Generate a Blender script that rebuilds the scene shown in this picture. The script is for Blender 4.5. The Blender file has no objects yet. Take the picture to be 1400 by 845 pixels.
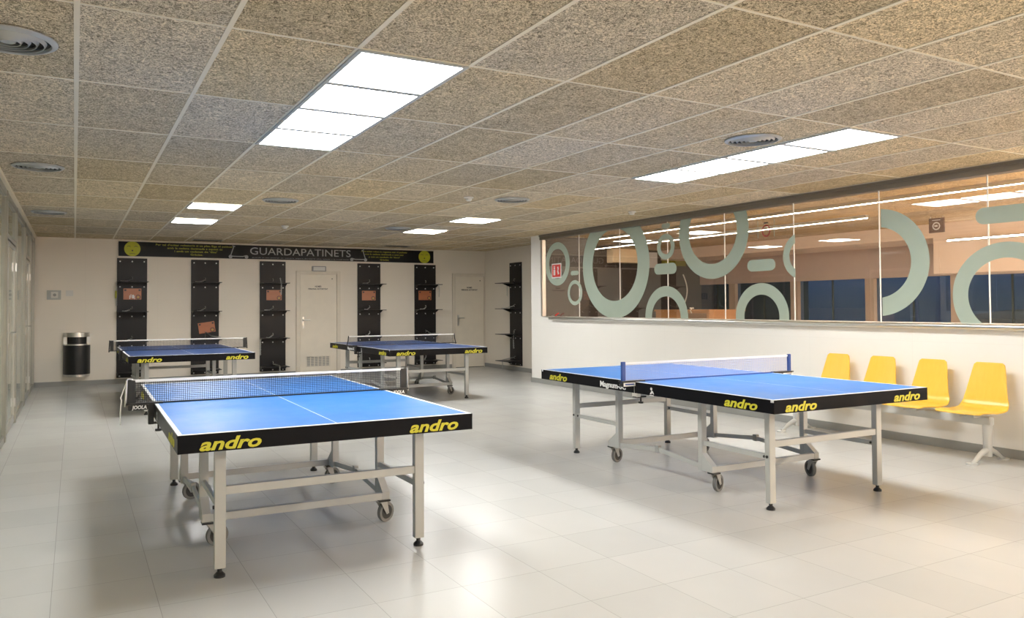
import bpy, bmesh, math, random
from mathutils import Matrix, Vector
random.seed(7)
PI = math.pi
C = bpy.context.scene.collection
# ------------------------------------------------------------------ room numbers (metres)
H = 2.603            # ceiling
XL, XR = -0.62, 7.24  # glass partition on the left, window wall on the right
XR2 = 8.20           # recessed right wall at the back
YB = 15.31           # back wall
YC = 11.75           # corner of the window wall
Y0 = -4.5            # wall behind the camera
GY = 3.515           # ceiling grid phase along y
SILL, WTOP = 1.175, 2.515

# ------------------------------------------------------------------ materials
def mat(name):
    m = bpy.data.materials.new(name); m.use_nodes = True
    nt = m.node_tree; nt.nodes.clear()
    out = nt.nodes.new('ShaderNodeOutputMaterial')
    return m, nt, out
def N(nt, typ, **kw):
    n = nt.nodes.new(typ)
    for k, v in kw.items():
        if k.startswith('i_'):
            n.inputs[k[2:].replace('_', ' ')].default_value = v
        else: setattr(n, k, v)
    return n
def L(nt, a, b): nt.links.new(a, b)
def M2(nt, op, a, b=None, c=None):
    n = nt.nodes.new('ShaderNodeMath'); n.operation = op
    for i, v in enumerate((a, b, c)):
        if v is None: continue
        if hasattr(v, 'node'): nt.links.new(v, n.inputs[i])
        else: n.inputs[i].default_value = v
    return n.outputs[0]
def pbr(name, col, rough=0.5, metal=0.0, var=0.06, scale=6.0, bump=0.0, bscale=80.0, spec=0.5, coat=0.0):
    m, nt, out = mat(name)
    b = N(nt, 'ShaderNodeBsdfPrincipled')
    b.inputs['Roughness'].default_value = rough; b.inputs['Metallic'].default_value = metal
    b.inputs['Specular IOR Level'].default_value = spec
    b.inputs['Coat Weight'].default_value = coat
    tc = N(nt, 'ShaderNodeTexCoord')
    nz = N(nt, 'ShaderNodeTexNoise'); nz.inputs['Scale'].default_value = scale; nz.inputs['Detail'].default_value = 4
    L(nt, tc.outputs['Object'], nz.inputs['Vector'])
    mx = N(nt, 'ShaderNodeMix', data_type='RGBA')
    mx.inputs['A'].default_value = (*[c*(1-var) for c in col], 1); mx.inputs['B'].default_value = (*[min(1, c*(1+var)) for c in col], 1)
    L(nt, nz.outputs['Fac'], mx.inputs['Factor']); L(nt, mx.outputs['Result'], b.inputs['Base Color'])
    if bump:
        n2 = N(nt, 'ShaderNodeTexNoise'); n2.inputs['Scale'].default_value = bscale
        L(nt, tc.outputs['Object'], n2.inputs['Vector'])
        bp = N(nt, 'ShaderNodeBump'); bp.inputs['Strength'].default_value = bump; bp.inputs['Distance'].default_value = 0.002
        L(nt, n2.outputs['Fac'], bp.inputs['Height']); L(nt, bp.outputs['Normal'], b.inputs['Normal'])
    L(nt, b.outputs['BSDF'], out.inputs['Surface'])
    return m
def emit(name, col, s):
    m, nt, out = mat(name)
    e = N(nt, 'ShaderNodeEmission'); e.inputs['Color'].default_value = (*col, 1); e.inputs['Strength'].default_value = s
    L(nt, e.outputs[0], out.inputs['Surface']); return m
def glass(name, tint, refl=1.0, milky=0.0, milkcol=(.7, .75, .68), rough=0.0):
    m, nt, out = mat(name)
    t = N(nt, 'ShaderNodeBsdfTransparent'); t.inputs['Color'].default_value = (*tint, 1)
    g = N(nt, 'ShaderNodeBsdfGlossy'); g.inputs['Roughness'].default_value = rough; g.inputs['Color'].default_value = (refl, refl, refl, 1)
    fr = N(nt, 'ShaderNodeFresnel'); fr.inputs['IOR'].default_value = 1.5
    # one thin pane: same reflectance from both sides
    geo = N(nt, 'ShaderNodeNewGeometry')
    lw = N(nt, 'ShaderNodeLayerWeight'); lw.inputs['Blend'].default_value = 0.5
    f5 = M2(nt, 'POWER', lw.outputs['Facing'], 5.0)
    f = M2(nt, 'MULTIPLY_ADD', f5, 0.88, 0.075)
    base = t.outputs[0]
    if milky:
        d = N(nt, 'ShaderNodeBsdfDiffuse'); d.inputs['Color'].default_value = (*milkcol, 1)
        tl = N(nt, 'ShaderNodeBsdfTranslucent'); tl.inputs['Color'].default_value = (*milkcol, 1)
        dm = N(nt, 'ShaderNodeMixShader'); dm.inputs[0].default_value = 0.4
        L(nt, d.outputs[0], dm.inputs[1]); L(nt, tl.outputs[0], dm.inputs[2])
        mm = N(nt, 'ShaderNodeMixShader'); mm.inputs[0].default_value = milky
        L(nt, base, mm.inputs[1]); L(nt, dm.outputs[0], mm.inputs[2]); base = mm.outputs[0]
    mx = N(nt, 'ShaderNodeMixShader')
    L(nt, f, mx.inputs[0]); L(nt, base, mx.inputs[1]); L(nt, g.outputs[0], mx.inputs[2])
    L(nt, mx.outputs[0], out.inputs['Surface']); return m

def ceiling_mat(name, tint=(1, 1, 1)):
    m, nt, out = mat(name)
    b = N(nt, 'ShaderNodeBsdfPrincipled'); b.inputs['Roughness'].default_value = 0.95; b.inputs['Specular IOR Level'].default_value = 0.1
    geo = N(nt, 'ShaderNodeNewGeometry')
    sx = N(nt, 'ShaderNodeSeparateXYZ'); L(nt, geo.outputs['Position'], sx.inputs[0])
    ix = M2(nt, 'FLOOR', M2(nt, 'DIVIDE', sx.outputs['X'], 0.6)); iy = M2(nt, 'FLOOR', M2(nt, 'DIVIDE', M2(nt, 'SUBTRACT', sx.outputs['Y'], GY), 1.2))
    cv = N(nt, 'ShaderNodeCombineXYZ'); L(nt, ix, cv.inputs[0]); L(nt, iy, cv.inputs[1])
    wn = N(nt, 'ShaderNodeTexWhiteNoise', noise_dimensions='3D'); L(nt, cv.outputs[0], wn.inputs['Vector'])
    # wood-wool strands: two stretched, strongly warped noises per tile
    off = N(nt, 'ShaderNodeVectorMath', operation='MULTIPLY_ADD'); L(nt, cv.outputs[0], off.inputs[0]); off.inputs[1].default_value = (3.1, 5.7, 0); L(nt, geo.outputs['Position'], off.inputs[2])
    n1 = N(nt, 'ShaderNodeTexNoise'); n1.inputs['Scale'].default_value = 45; n1.inputs['Detail'].default_value = 3; n1.inputs['Roughness'].default_value = .55; n1.inputs['Distortion'].default_value = 2.0
    L(nt, off.outputs[0], n1.inputs['Vector'])
    n2 = N(nt, 'ShaderNodeTexNoise'); n2.inputs['Scale'].default_value = 5; n2.inputs['Detail'].default_value = 3
    L(nt, off.outputs[0], n2.inputs['Vector'])
    vo = N(nt, 'ShaderNodeTexWave'); vo.inputs['Scale'].default_value = 22; vo.inputs['Distortion'].default_value = 28; vo.inputs['Detail'].default_value = 4; vo.inputs['Detail Scale'].default_value = 3.0
    L(nt, off.outputs[0], vo.inputs['Vector'])
    fib = M2(nt, 'ADD', M2(nt, 'MULTIPLY', n1.outputs['Fac'], .78), M2(nt, 'MULTIPLY', vo.outputs['Fac'], .22))
    cr = N(nt, 'ShaderNodeValToRGB'); el = cr.color_ramp.elements
    el[0].position = .40; el[0].color = (.13*tint[0], .10*tint[1], .06*tint[2], 1)
    el[1].position = .60; el[1].color = (.98*tint[0], .81*tint[1], .55*tint[2], 1)
    e = el.new(.48); e.color = (.50*tint[0], .41*tint[1], .285*tint[2], 1)
    L(nt, fib, cr.inputs[0])
    val = M2(nt, 'MULTIPLY_ADD', wn.outputs['Value'], .30, .80)
    val2 = M2(nt, 'MULTIPLY', val, M2(nt, 'MULTIPLY_ADD', n2.outputs['Fac'], .45, .78))
    hs = N(nt, 'ShaderNodeHueSaturation'); L(nt, cr.outputs[0], hs.inputs['Color']); L(nt, val2, hs.inputs['Value'])
    sc = N(nt, 'ShaderNodeSeparateColor'); L(nt, wn.outputs['Color'], sc.inputs[0])
    L(nt, M2(nt, 'MULTIPLY_ADD', sc.outputs[1], .35, .78), hs.inputs['Saturation'])
    L(nt, hs.outputs[0], b.inputs['Base Color'])
    bp = N(nt, 'ShaderNodeBump'); bp.inputs['Strength'].default_value = .5; bp.inputs['Distance'].default_value = .004
    L(nt, fib, bp.inputs['Height']); L(nt, bp.outputs[0], b.inputs['Normal'])
    L(nt, b.outputs[0], out.inputs['Surface']); return m

def floor_mat(name):
    m, nt, out = mat(name)
    b = N(nt, 'ShaderNodeBsdfPrincipled')
    geo = N(nt, 'ShaderNodeNewGeometry')
    sx = N(nt, 'ShaderNodeSeparateXYZ'); L(nt, geo.outputs['Position'], sx.inputs[0])
    def axis(o, org, size):
        q = M2(nt, 'DIVIDE', M2(nt, 'SUBTRACT', o, org), size)
        fr = M2(nt, 'FRACT', q)
        d = M2(nt, 'MULTIPLY', M2(nt, 'MINIMUM', fr, M2(nt, 'SUBTRACT', 1.0, fr)), size)
        return M2(nt, 'FLOOR', q), d
    ix, dx = axis(sx.outputs['X'], .35, .4375); iy, dy = axis(sx.outputs['Y'], 2.46, .4475)
    d = M2(nt, 'MINIMUM', dx, dy)
    grout = M2(nt, 'LESS_THAN', d, .0016)
    cv = N(nt, 'ShaderNodeCombineXYZ'); L(nt, ix, cv.inputs[0]); L(nt, iy, cv.inputs[1])
    wn = N(nt, 'ShaderNodeTexWhiteNoise', noise_dimensions='3D'); L(nt, cv.outputs[0], wn.inputs['Vector'])
    nz = N(nt, 'ShaderNodeTexNoise'); nz.inputs['Scale'].default_value = 3; nz.inputs['Detail'].default_value = 6
    L(nt, geo.outputs['Position'], nz.inputs['Vector'])
    hs = N(nt, 'ShaderNodeHueSaturation'); hs.inputs['Color'].default_value = (.56, .562, .545, 1)
    v = M2(nt, 'ADD', M2(nt, 'MULTIPLY_ADD', wn.outputs['Value'], .07, .90), M2(nt, 'MULTIPLY', nz.outputs['Fac'], .06))
    L(nt, v, hs.inputs['Value'])
    mx = N(nt, 'ShaderNodeMix', data_type='RGBA'); L(nt, M2(nt, 'MULTIPLY', grout, .5), mx.inputs['Factor'])
    L(nt, hs.outputs[0], mx.inputs['A']); mx.inputs['B'].default_value = (.22, .215, .20, 1)
    L(nt, mx.outputs['Result'], b.inputs['Base Color'])
    L(nt, M2(nt, 'MULTIPLY_ADD', nz.outputs['Fac'], .03, .25), b.inputs['Roughness'])
    b.inputs['Specular IOR Level'].default_value = .30
    bp = N(nt, 'ShaderNodeBump'); bp.inputs['Strength'].default_value = .25; bp.inputs['Distance'].default_value = .001; bp.invert = True
    L(nt, grout, bp.inputs['Height']); L(nt, bp.outputs[0], b.inputs['Normal'])
    L(nt, b.outputs[0], out.inputs['Surface']); return m

def wall_mat(name, col):
    # painted panels about 1.2 m wide with faint joints
    m, nt, out = mat(name)
    b = N(nt, 'ShaderNodeBsdfPrincipled'); b.inputs['Roughness'].default_value = .55; b.inputs['Specular IOR Level'].default_value = .3
    geo = N(nt, 'ShaderNodeNewGeometry')
    nz = N(nt, 'ShaderNodeTexNoise'); nz.inputs['Scale'].default_value = 1.2; nz.inputs['Detail'].default_value = 5
    L(nt, geo.outputs['Position'], nz.inputs['Vector'])
    sx = N(nt, 'ShaderNodeSeparateXYZ'); L(nt, geo.outputs['Position'], sx.inputs[0])
    s = M2(nt, 'ADD', sx.outputs['X'], sx.outputs['Y'])
    fr = M2(nt, 'FRACT', M2(nt, 'DIVIDE', s, 1.19)); j1 = M2(nt, 'LESS_THAN', fr, .003)
    fz = M2(nt, 'FRACT', M2(nt, 'DIVIDE', M2(nt, 'ADD', sx.outputs['Z'], .05), .52)); j2 = M2(nt, 'LESS_THAN', fz, .006)
    j = M2(nt, 'MULTIPLY', M2(nt, 'MAXIMUM', j1, j2), .06)
    v = M2(nt, 'SUBTRACT', M2(nt, 'MULTIPLY_ADD', nz.outputs['Fac'], .08, .96), j)
    hs = N(nt, 'ShaderNodeHueSaturation'); hs.inputs['Color'].default_value = (*col, 1); L(nt, v, hs.inputs['Value'])
    L(nt, hs.outputs[0], b.inputs['Base Color'])
    L(nt, b.outputs[0], out.inputs['Surface']); return m

def top_mat(name, blue):
    # table tennis playing surface: white boundary lines and a thin centre line, in the table's own coordinates
    m, nt, out = mat(name)
    b = N(nt, 'ShaderNodeBsdfPrincipled')
    tc = N(nt, 'ShaderNodeTexCoord')
    sx = N(nt, 'ShaderNodeSeparateXYZ'); L(nt, tc.outputs['Object'], sx.inputs[0])
    ax = M2(nt, 'ABSOLUTE', sx.outputs['X']); ay = M2(nt, 'ABSOLUTE', sx.outputs['Y'])
    w = M2(nt, 'MAXIMUM', M2(nt, 'GREATER_THAN', ax, .7625-.02), M2(nt, 'GREATER_THAN', ay, 1.37-.02))
    w = M2(nt, 'MAXIMUM', w, M2(nt, 'LESS_THAN', ax, .002))
    nz = N(nt, 'ShaderNodeTexNoise'); nz.inputs['Scale'].default_value = 4; nz.inputs['Detail'].default_value = 7; nz.inputs['Roughness'].default_value = .65
    L(nt, tc.outputs['Object'], nz.inputs['Vector'])
    c1 = N(nt, 'ShaderNodeMix', data_type='RGBA'); c1.inputs['A'].default_value = (*[c*.85 for c in blue], 1); c1.inputs['B'].default_value = (*[c*1.18 for c in blue], 1)
    L(nt, nz.outputs['Fac'], c1.inputs['Factor'])
    mx = N(nt, 'ShaderNodeMix', data_type='RGBA'); L(nt, w, mx.inputs['Factor']); L(nt, c1.outputs['Result'], mx.inputs['A']); mx.inputs['B'].default_value = (.85, .86, .88, 1)
    L(nt, mx.outputs['Result'], b.inputs['Base Color'])
    L(nt, M2(nt, 'MULTIPLY_ADD', nz.outputs['Fac'], .25, .30), b.inputs['Roughness'])
    b.inputs['Specular IOR Level'].default_value = .32
    L(nt, b.outputs[0], out.inputs['Surface']); return m

def wood_mat(name, a, c, scale=3, axis='Y', rough=.35, spec=.5):
    m, nt, out = mat(name)
    b = N(nt, 'ShaderNodeBsdfPrincipled'); b.inputs['Roughness'].default_value = rough; b.inputs['Specular IOR Level'].default_value = spec
    tc = N(nt, 'ShaderNodeTexCoord'); mp = N(nt, 'ShaderNodeMapping')
    mp.inputs['Scale'].default_value = {'Z': (14, 14, 1), 'Y': (14, 1, 14), 'X': (1, 14, 14)}[axis]
    L(nt, tc.outputs['Object'], mp.inputs[0])
    nz = N(nt, 'ShaderNodeTexNoise'); nz.inputs['Scale'].default_value = scale; nz.inputs['Detail'].default_value = 5; nz.inputs['Distortion'].default_value = .8
    L(nt, mp.outputs[0], nz.inputs['Vector'])
    mx = N(nt, 'ShaderNodeMix', data_type='RGBA'); mx.inputs['A'].default_value = (*a, 1); mx.inputs['B'].default_value = (*c, 1)
    L(nt, nz.outputs['Fac'], mx.inputs['Factor']); L(nt, mx.outputs['Result'], b.inputs['Base Color'])
    L(nt, b.outputs[0], out.inputs['Surface']); return m

m_ceil = ceiling_mat('wood_wool_ceiling')
m_ceil2 = ceiling_mat('wood_wool_ceiling_warm', (1.0, .86, .74))
m_grid = pbr('ceiling_grid_paint', (.76, .69, .55), .6)
m_floor = floor_mat('grey_porcelain_floor')
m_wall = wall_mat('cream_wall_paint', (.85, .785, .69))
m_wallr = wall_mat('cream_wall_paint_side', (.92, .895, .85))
m_base = pbr('grey_skirting', (.30, .30, .285), .35)
m_white = pbr('white_enamel', (.74, .72, .68), .4)
m_door = pbr('cream_door_paint', (.82, .75, .635), .45)
m_dframe = pbr('cream_frame_paint', (.74, .675, .57), .45)
m_steel = pbr('brushed_steel', (.62, .61, .58), .3, 1.0)
m_dsteel = pbr('dark_steel_frame', (.42, .41, .37), .3, .85)
m_alu = pbr('aluminium', (.72, .71, .69), .28, 1.0)
m_trim = pbr('window_head_metal', (.23, .205, .175), .4, .6)
m_grey = pbr('grey_painted_steel', (.47, .475, .455), .42, .0)
m_greyd = pbr('grey_painted_steel_dark', (.36, .36, .345), .42)
m_black = pbr('black_plastic', (.012, .012, .013), .4)
m_apron = pbr('black_gloss_apron', (.004, .004, .006), .32, spec=.12)
m_rubber = pbr('grey_rubber', (.16, .16, .155), .6)
m_hub = pbr('wheel_hub_black', (.02, .02, .02), .5)
m_rack = pbr('black_rack_board', (.013, .011, .012), .42, spec=.3)
m_yel = pbr('yellow_print', (.62, .58, .03), .5)
m_yeld = pbr('dim_yellow_print', (.42, .42, .04), .5)
m_wprint = pbr('white_print', (.75, .75, .75), .5)
m_gprint = pbr('grey_print', (.42, .43, .44), .5)
m_dprint = pbr('dark_print', (.05, .045, .04), .6)
m_orange = wood_mat('orange_notice', (.42, .13, .055), (.52, .18, .08), 2, 'X', .3)
m_banner = pbr('black_banner_board', (.006, .006, .007), .4, spec=.25)
m_disc = pbr('lime_yellow_disc', (.50, .52, .02), .45)
m_lamp = emit('lit_diffuser', (1.0, .997, .965), 20.0)
m_lamp2 = emit('lit_diffuser_far', (1.0, .995, .965), 40.0)
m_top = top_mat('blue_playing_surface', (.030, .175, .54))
m_top2 = top_mat('blue_playing_surface_dark_reflection', (.016, .045, .15))  # darker copy of the blue: reflected dark banner and racks put into the colour
m_net = pbr('black_net_thread', (.025, .027, .035), .7)
m_netb = pbr('pale_blue_net_thread', (.42, .45, .66), .7)
m_tape = pbr('white_net_tape', (.82, .81, .78), .7)
m_bluep = pbr('navy_blue_plastic', (.012, .055, .26), .35)
m_chair = wood_mat('yellow_plywood', (.90, .53, .055), (.95, .60, .085), 2, 'Z', .28)
m_silver = pbr('silver_powder_coat', (.66, .655, .635), .35, .35)
m_chain = pbr('chain_metal', (.5, .5, .48), .35, 1.0)
m_cable = pbr('white_cable', (.8, .78, .72), .5)
m_glass = glass('window_glass', (.93, .95, .93))
m_frost = glass('partition_glass', (.80, .86, .80), .9, .6, (.66, .70, .60), .04)
m_vinyl = pbr('frosted_vinyl', (.38, .455, .375), .55)
m_red = pbr('red_sign', (.65, .04, .03), .4)
m_diff = pbr('diffuser_grey_metal', (.44, .45, .44), .4, .3)
m_dark = pbr('dark_void', (.02, .02, .02), .8)
m_clad = pbr('dark_wall_cladding', (.055, .045, .038), .45)
m_recess = pbr('mauve_recess_paint', (.60, .47, .42), .6)
m_bulk = pbr('pink_beige_paint', (.90, .73, .62), .6)
m_frameb = pbr('brown_window_frame', (.52, .40, .32), .5)
m_nightglass = glass('outer_window_glass', (.55, .72, .95), .9)
m_acbody = pbr('beige_plastic', (.95, .78, .54), .45)
m_counter = wood_mat('orange_wood', (.50, .25, .11), (.58, .30, .14), 2, 'Y')
m_olive = pbr('olive_panel', (.20, .19, .02), .5)
m_plaque = pbr('brown_plaque', (.15, .085, .07), .4)
m_led = emit('led_strip', (1.0, .82, .68), 55.0)
m_ground = pbr('night_asphalt', (.05, .055, .07), .8)
m_hedge = pbr('night_hedge', (.012, .016, .02), .9, var=.4, scale=2)

# ------------------------------------------------------------------ mesh helpers
class MB:
    def __init__(s): s.v = []; s.f = []
    def add(s, vs, fs):
        o = len(s.v); s.v += [tuple(v) for v in vs]; s.f += [tuple(i+o for i in f) for f in fs]; return s
    def box(s, x0, x1, y0, y1, z0, z1):
        return s.add([(x0,y0,z0),(x1,y0,z0),(x1,y1,z0),(x0,y1,z0),(x0,y0,z1),(x1,y0,z1),(x1,y1,z1),(x0,y1,z1)],
                     [(3,2,1,0),(4,5,6,7),(0,1,5,4),(1,2,6,5),(2,3,7,6),(3,0,4,7)])
    def beam(s, p, q, w, h, up=(0,0,1)):
        p, q, up = Vector(p), Vector(q), Vector(up); d = (q-p).normalized()
        a = d.cross(up).normalized(); b = a.cross(d)
        vs = []
        for c in (p, q):
            for i, j in ((-1,-1),(1,-1),(1,1),(-1,1)): vs.append(c+a*(i*w/2)+b*(j*h/2))
        return s.add(vs, [(3,2,1,0),(4,5,6,7),(0,1,5,4),(1,2,6,5),(2,3,7,6),(3,0,4,7)])
    def cyl(s, p, q, r, n=20, r2=None):
        p, q = Vector(p), Vector(q); d = (q-p).normalized()
        a = d.orthogonal().normalized(); b = d.cross(a); r2 = r if r2 is None else r2
        vs = [p+(a*math.cos(2*PI*k/n)+b*math.sin(2*PI*k/n))*r for k in range(n)]+[q+(a*math.cos(2*PI*k/n)+b*math.sin(2*PI*k/n))*r2 for k in range(n)]
        return s.add(vs, [tuple(range(n-1,-1,-1)), tuple(range(n,2*n))]+[(k,(k+1)%n,n+(k+1)%n,n+k) for k in range(n)])
    def tube(s, pts, r, n=8, sy=1.0):
        pts = [Vector(p) for p in pts]; vs = []; fs = []; pa = None
        for i, p in enumerate(pts):
            d = (pts[min(i+1,len(pts)-1)]-pts[max(i-1,0)]).normalized()
            a = d.orthogonal().normalized() if pa is None else (pa-d*pa.dot(d)).normalized()
            pa = a; b = d.cross(a); rr = r[i] if isinstance(r, (list,tuple)) else r
            vs += [p+(a*math.cos(2*PI*k/n)+b*math.sin(2*PI*k/n)*sy)*rr for k in range(n)]
        for i in range(len(pts)-1):
            fs += [(i*n+k, i*n+(k+1)%n, (i+1)*n+(k+1)%n, (i+1)*n+k) for k in range(n)]
        m = len(pts)-1
        return s.add(vs, fs+[tuple(range(n-1,-1,-1)), tuple(m*n+k for k in range(n))])
    def lathe(s, prof, n=32, c=(0,0,0), a0=0, a1=2*PI):
        full = abs(a1-a0-2*PI) < 1e-6; cols = n if full else n+1; k = len(prof); vs = []; fs = []
        for i in range(cols):
            t = a0+(a1-a0)*i/n
            vs += [(c[0]+r*math.cos(t), c[1]+r*math.sin(t), c[2]+z) for r, z in prof]
        for i in range(n):
            j = (i+1) % cols
            fs += [(i*k+q, j*k+q, j*k+q+1, i*k+q+1) for q in range(k-1)]
        return s.add(vs, fs)
    def prism(s, poly, axis, d0, d1):
        n = len(poly)
        def P(u, v, d): return {'x': (d,u,v), 'y': (u,d,v), 'z': (u,v,d)}[axis]
        vs = [P(u,v,d0) for u,v in poly]+[P(u,v,d1) for u,v in poly]
        return s.add(vs, [tuple(range(n-1,-1,-1)), tuple(range(n,2*n))]+[(k,(k+1)%n,n+(k+1)%n,n+k) for k in range(n)])
    def build(s, name, m, parent=None, smooth=False, bevel=0.0, seg=2):
        me = bpy.data.meshes.new(name); me.from_pydata(s.v, [], s.f)
        bm = bmesh.new(); bm.from_mesh(me)
        bmesh.ops.remove_doubles(bm, verts=bm.verts, dist=1e-6)
        bmesh.ops.recalc_face_normals(bm, faces=bm.faces)
        if bevel:
            es = [e for e in bm.edges if len(e.link_faces) == 2 and e.calc_face_angle(0) > .6]
            bmesh.ops.bevel(bm, geom=es, offset=bevel, segments=seg, affect='EDGES', clamp_overlap=True)
        bm.to_mesh(me); bm.free()
        if smooth or bevel:
            for p in me.polygons: p.use_smooth = True
            me.set_sharp_from_angle(angle=math.radians(38))
        me.materials.append(m)
        o = bpy.data.objects.new(name, me); C.objects.link(o)
        if parent is not None: o.parent = parent
        return o
def tag(o, label=None, cat=None, group=None, kind=None):
    if label: o['label'] = label
    if cat: o['category'] = cat
    if group: o['group'] = group
    if kind: o['kind'] = kind
    return o
def thing(name, label, cat, loc=(0,0,0), rz=0, group=None):
    o = bpy.data.objects.new(name, None); C.objects.link(o); o.empty_display_size = .1
    o.location = loc; o.rotation_euler = (0,0,rz)
    return tag(o, label, cat, group)
def structure(name, mb, m, **k):
    o = mb.build(name, m, **k); o['kind'] = 'structure'; return o
def setting(name, loc=(0,0,0)):
    o = bpy.data.objects.new(name, None); C.objects.link(o); o.location = loc; o['kind'] = 'structure'; return o
def kids(o): return [c for c in bpy.data.objects if c.parent == o]
def copy_tree(o, parent=None):
    c = o.copy(); C.objects.link(c); c.parent = parent
    for ch in kids(o): copy_tree(ch, c)
    return c
def text(name, s, size, m, loc, face='-y', parent=None, shear=0.0, bold=0.0, align='CENTER', sx=1.0, width=None, depth=.0012):
    cu = bpy.data.curves.new('tmp', 'FONT'); cu.body = s; cu.size = size; cu.shear = shear; cu.offset = bold
    cu.align_x = align; cu.align_y = 'CENTER'; cu.extrude = depth; cu.resolution_u = 3
    to = bpy.data.objects.new('tmp', cu); C.objects.link(to)
    dg = bpy.context.evaluated_depsgraph_get(); me = bpy.data.meshes.new_from_object(to.evaluated_get(dg))
    bpy.data.objects.remove(to); bpy.data.curves.remove(cu)
    xs = [v.co.x for v in me.vertices]; w = max(xs)-min(xs)
    k = width/w if width else sx
    rz = {'-y': 0, '+y': PI, '-x': -PI/2, '+x': PI/2}[face]
    T = Matrix.Translation(loc) @ Matrix.Rotation(rz, 4, 'Z') @ Matrix.Rotation(PI/2, 4, 'X') @ Matrix.Diagonal((k,1,1,1))
    if ' ' in s:
        # one part per word: group the glyph islands by the gaps between them
        bm = bmesh.new(); bm.from_mesh(me); seen = set(); isl = []
        for v in bm.verts:
            if v in seen: continue
            st = [v]; seen.add(v); comp = []
            while st:
                q = st.pop(); comp.append(q)
                for e in q.link_edges:
                    z = e.other_vert(q)
                    if z not in seen: seen.add(z); st.append(z)
            isl.append((min(q.co.x for q in comp), max(q.co.x for q in comp), comp))
        isl.sort(key=lambda t: t[0]); groups = []
        for a, b, comp in isl:
            if groups and a-groups[-1][0] < size*.17: groups[-1][0] = max(b, groups[-1][0]); groups[-1][1] += comp
            else: groups.append([b, list(comp)])
        res = None
        for _, comp in groups:
            idx = {v: i for i, v in enumerate(comp)}; fs = [[idx[v] for v in f_.verts] for f_ in bm.faces if f_.verts[0] in idx]
            m2 = bpy.data.meshes.new(name); m2.from_pydata([v.co.copy() for v in comp], [], fs); m2.transform(T); m2.materials.append(m)
            res = bpy.data.objects.new(name, m2); C.objects.link(res)
            if parent is not None: res.parent = parent
        bm.free(); return res
    me.transform(T); me.materials.clear(); me.materials.append(m); me.name = name
    o = bpy.data.objects.new(name, me); C.objects.link(o)
    if parent is not None: o.parent = parent
    return o

# ------------------------------------------------------------------ camera
f,yaw,pitch,roll,cx,cy,he = 1048.4,.4897,.0251,.0055,660.8,392.8,1.3526
rt = Vector((math.cos(yaw),-math.sin(yaw),0)); fw = Vector((math.sin(yaw),math.cos(yaw),0)); up = Vector((0,0,1))
f2 = fw*math.cos(pitch)+up*math.sin(pitch); u2 = up*math.cos(pitch)-fw*math.sin(pitch)
r3 = rt*math.cos(roll)-u2*math.sin(roll); u3 = u2*math.cos(roll)+rt*math.sin(roll)
cd = bpy.data.cameras.new('camera'); cam = bpy.data.objects.new('camera', cd); C.objects.link(cam)
cam.matrix_world = Matrix(((r3.x,u3.x,-f2.x,0),(r3.y,u3.y,-f2.y,0),(r3.z,u3.z,-f2.z,he),(0,0,0,1)))
cd.sensor_width = 36; cd.lens = f/1400*36; cd.shift_x = (700-cx)/1400; cd.shift_y = (cy-422.5)/1400
cd.clip_start = .05
bpy.context.scene.camera = cam

# ------------------------------------------------------------------ room shell
structure('floor', MB().box(-2.4, 17.0, Y0, 15.5, -.1, 0), m_floor)
structure('ceiling', MB().box(-2.4, XR+.1, Y0, 15.5, H, H+.12).box(XR+.1, XR2+.1, YC-.16, 15.5, H, H+.12), m_ceil)
g = MB()
i = -1
while i*.6 < XR2:
    x = i*.6; y1 = YB if x < XR-.02 or True else YC
    if x < XR: g.box(x-.012, x+.012, Y0, YB, H-.004, H+.002)
    else: g.box(x-.012, x+.012, YC, YB, H-.004, H+.002)
    i += 1
for j in range(-5, 11):
    y = GY+j*1.2
    if Y0 < y < YB: g.box(XL, XR if y < YC else XR2, y-.007, y+.007, H-.0035, H+.002)
structure('trim_1', g, m_grid)
structure('trim_2', MB().box(XL-.03, XL+.035, Y0, YB, H-.035, H-.0005), m_grid)
structure('wall_back', MB().box(-2.4, XR2+.12, YB, YB+.15, 0, H), m_wall)
structure('wall_front', MB().box(-2.4, 14.0, Y0-.15, Y0, 0, H+.1), m_wall)
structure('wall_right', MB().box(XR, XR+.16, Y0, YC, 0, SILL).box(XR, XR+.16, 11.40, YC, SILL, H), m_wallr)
structure('wall_return', MB().box(XR+.16, XR2+.12, YC-.16, YC, 0, H), m_wall)
structure('wall_recess', MB().box(XR2, XR2+.12, YC, YB, 0, H), m_wall)
structure('wall_cubicle', MB().box(-2.4, -2.3, Y0, YB, 0, H), m_wall)
structure('baseboard_back', MB().box(XL, 3.90, YB-.012, YB, 0, .085).box(4.83, 7.36, YB-.012, YB, 0, .085), m_base)
structure('baseboard_right', MB().box(XR-.012, XR, Y0, YC+.012, 0, .082).box(XR-.012, XR2, YC, YC+.012, 0, .082), m_base)
structure('baseboard_recess', MB().box(XR2-.012, XR2, YC, YB, 0, .085), m_base)

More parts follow.
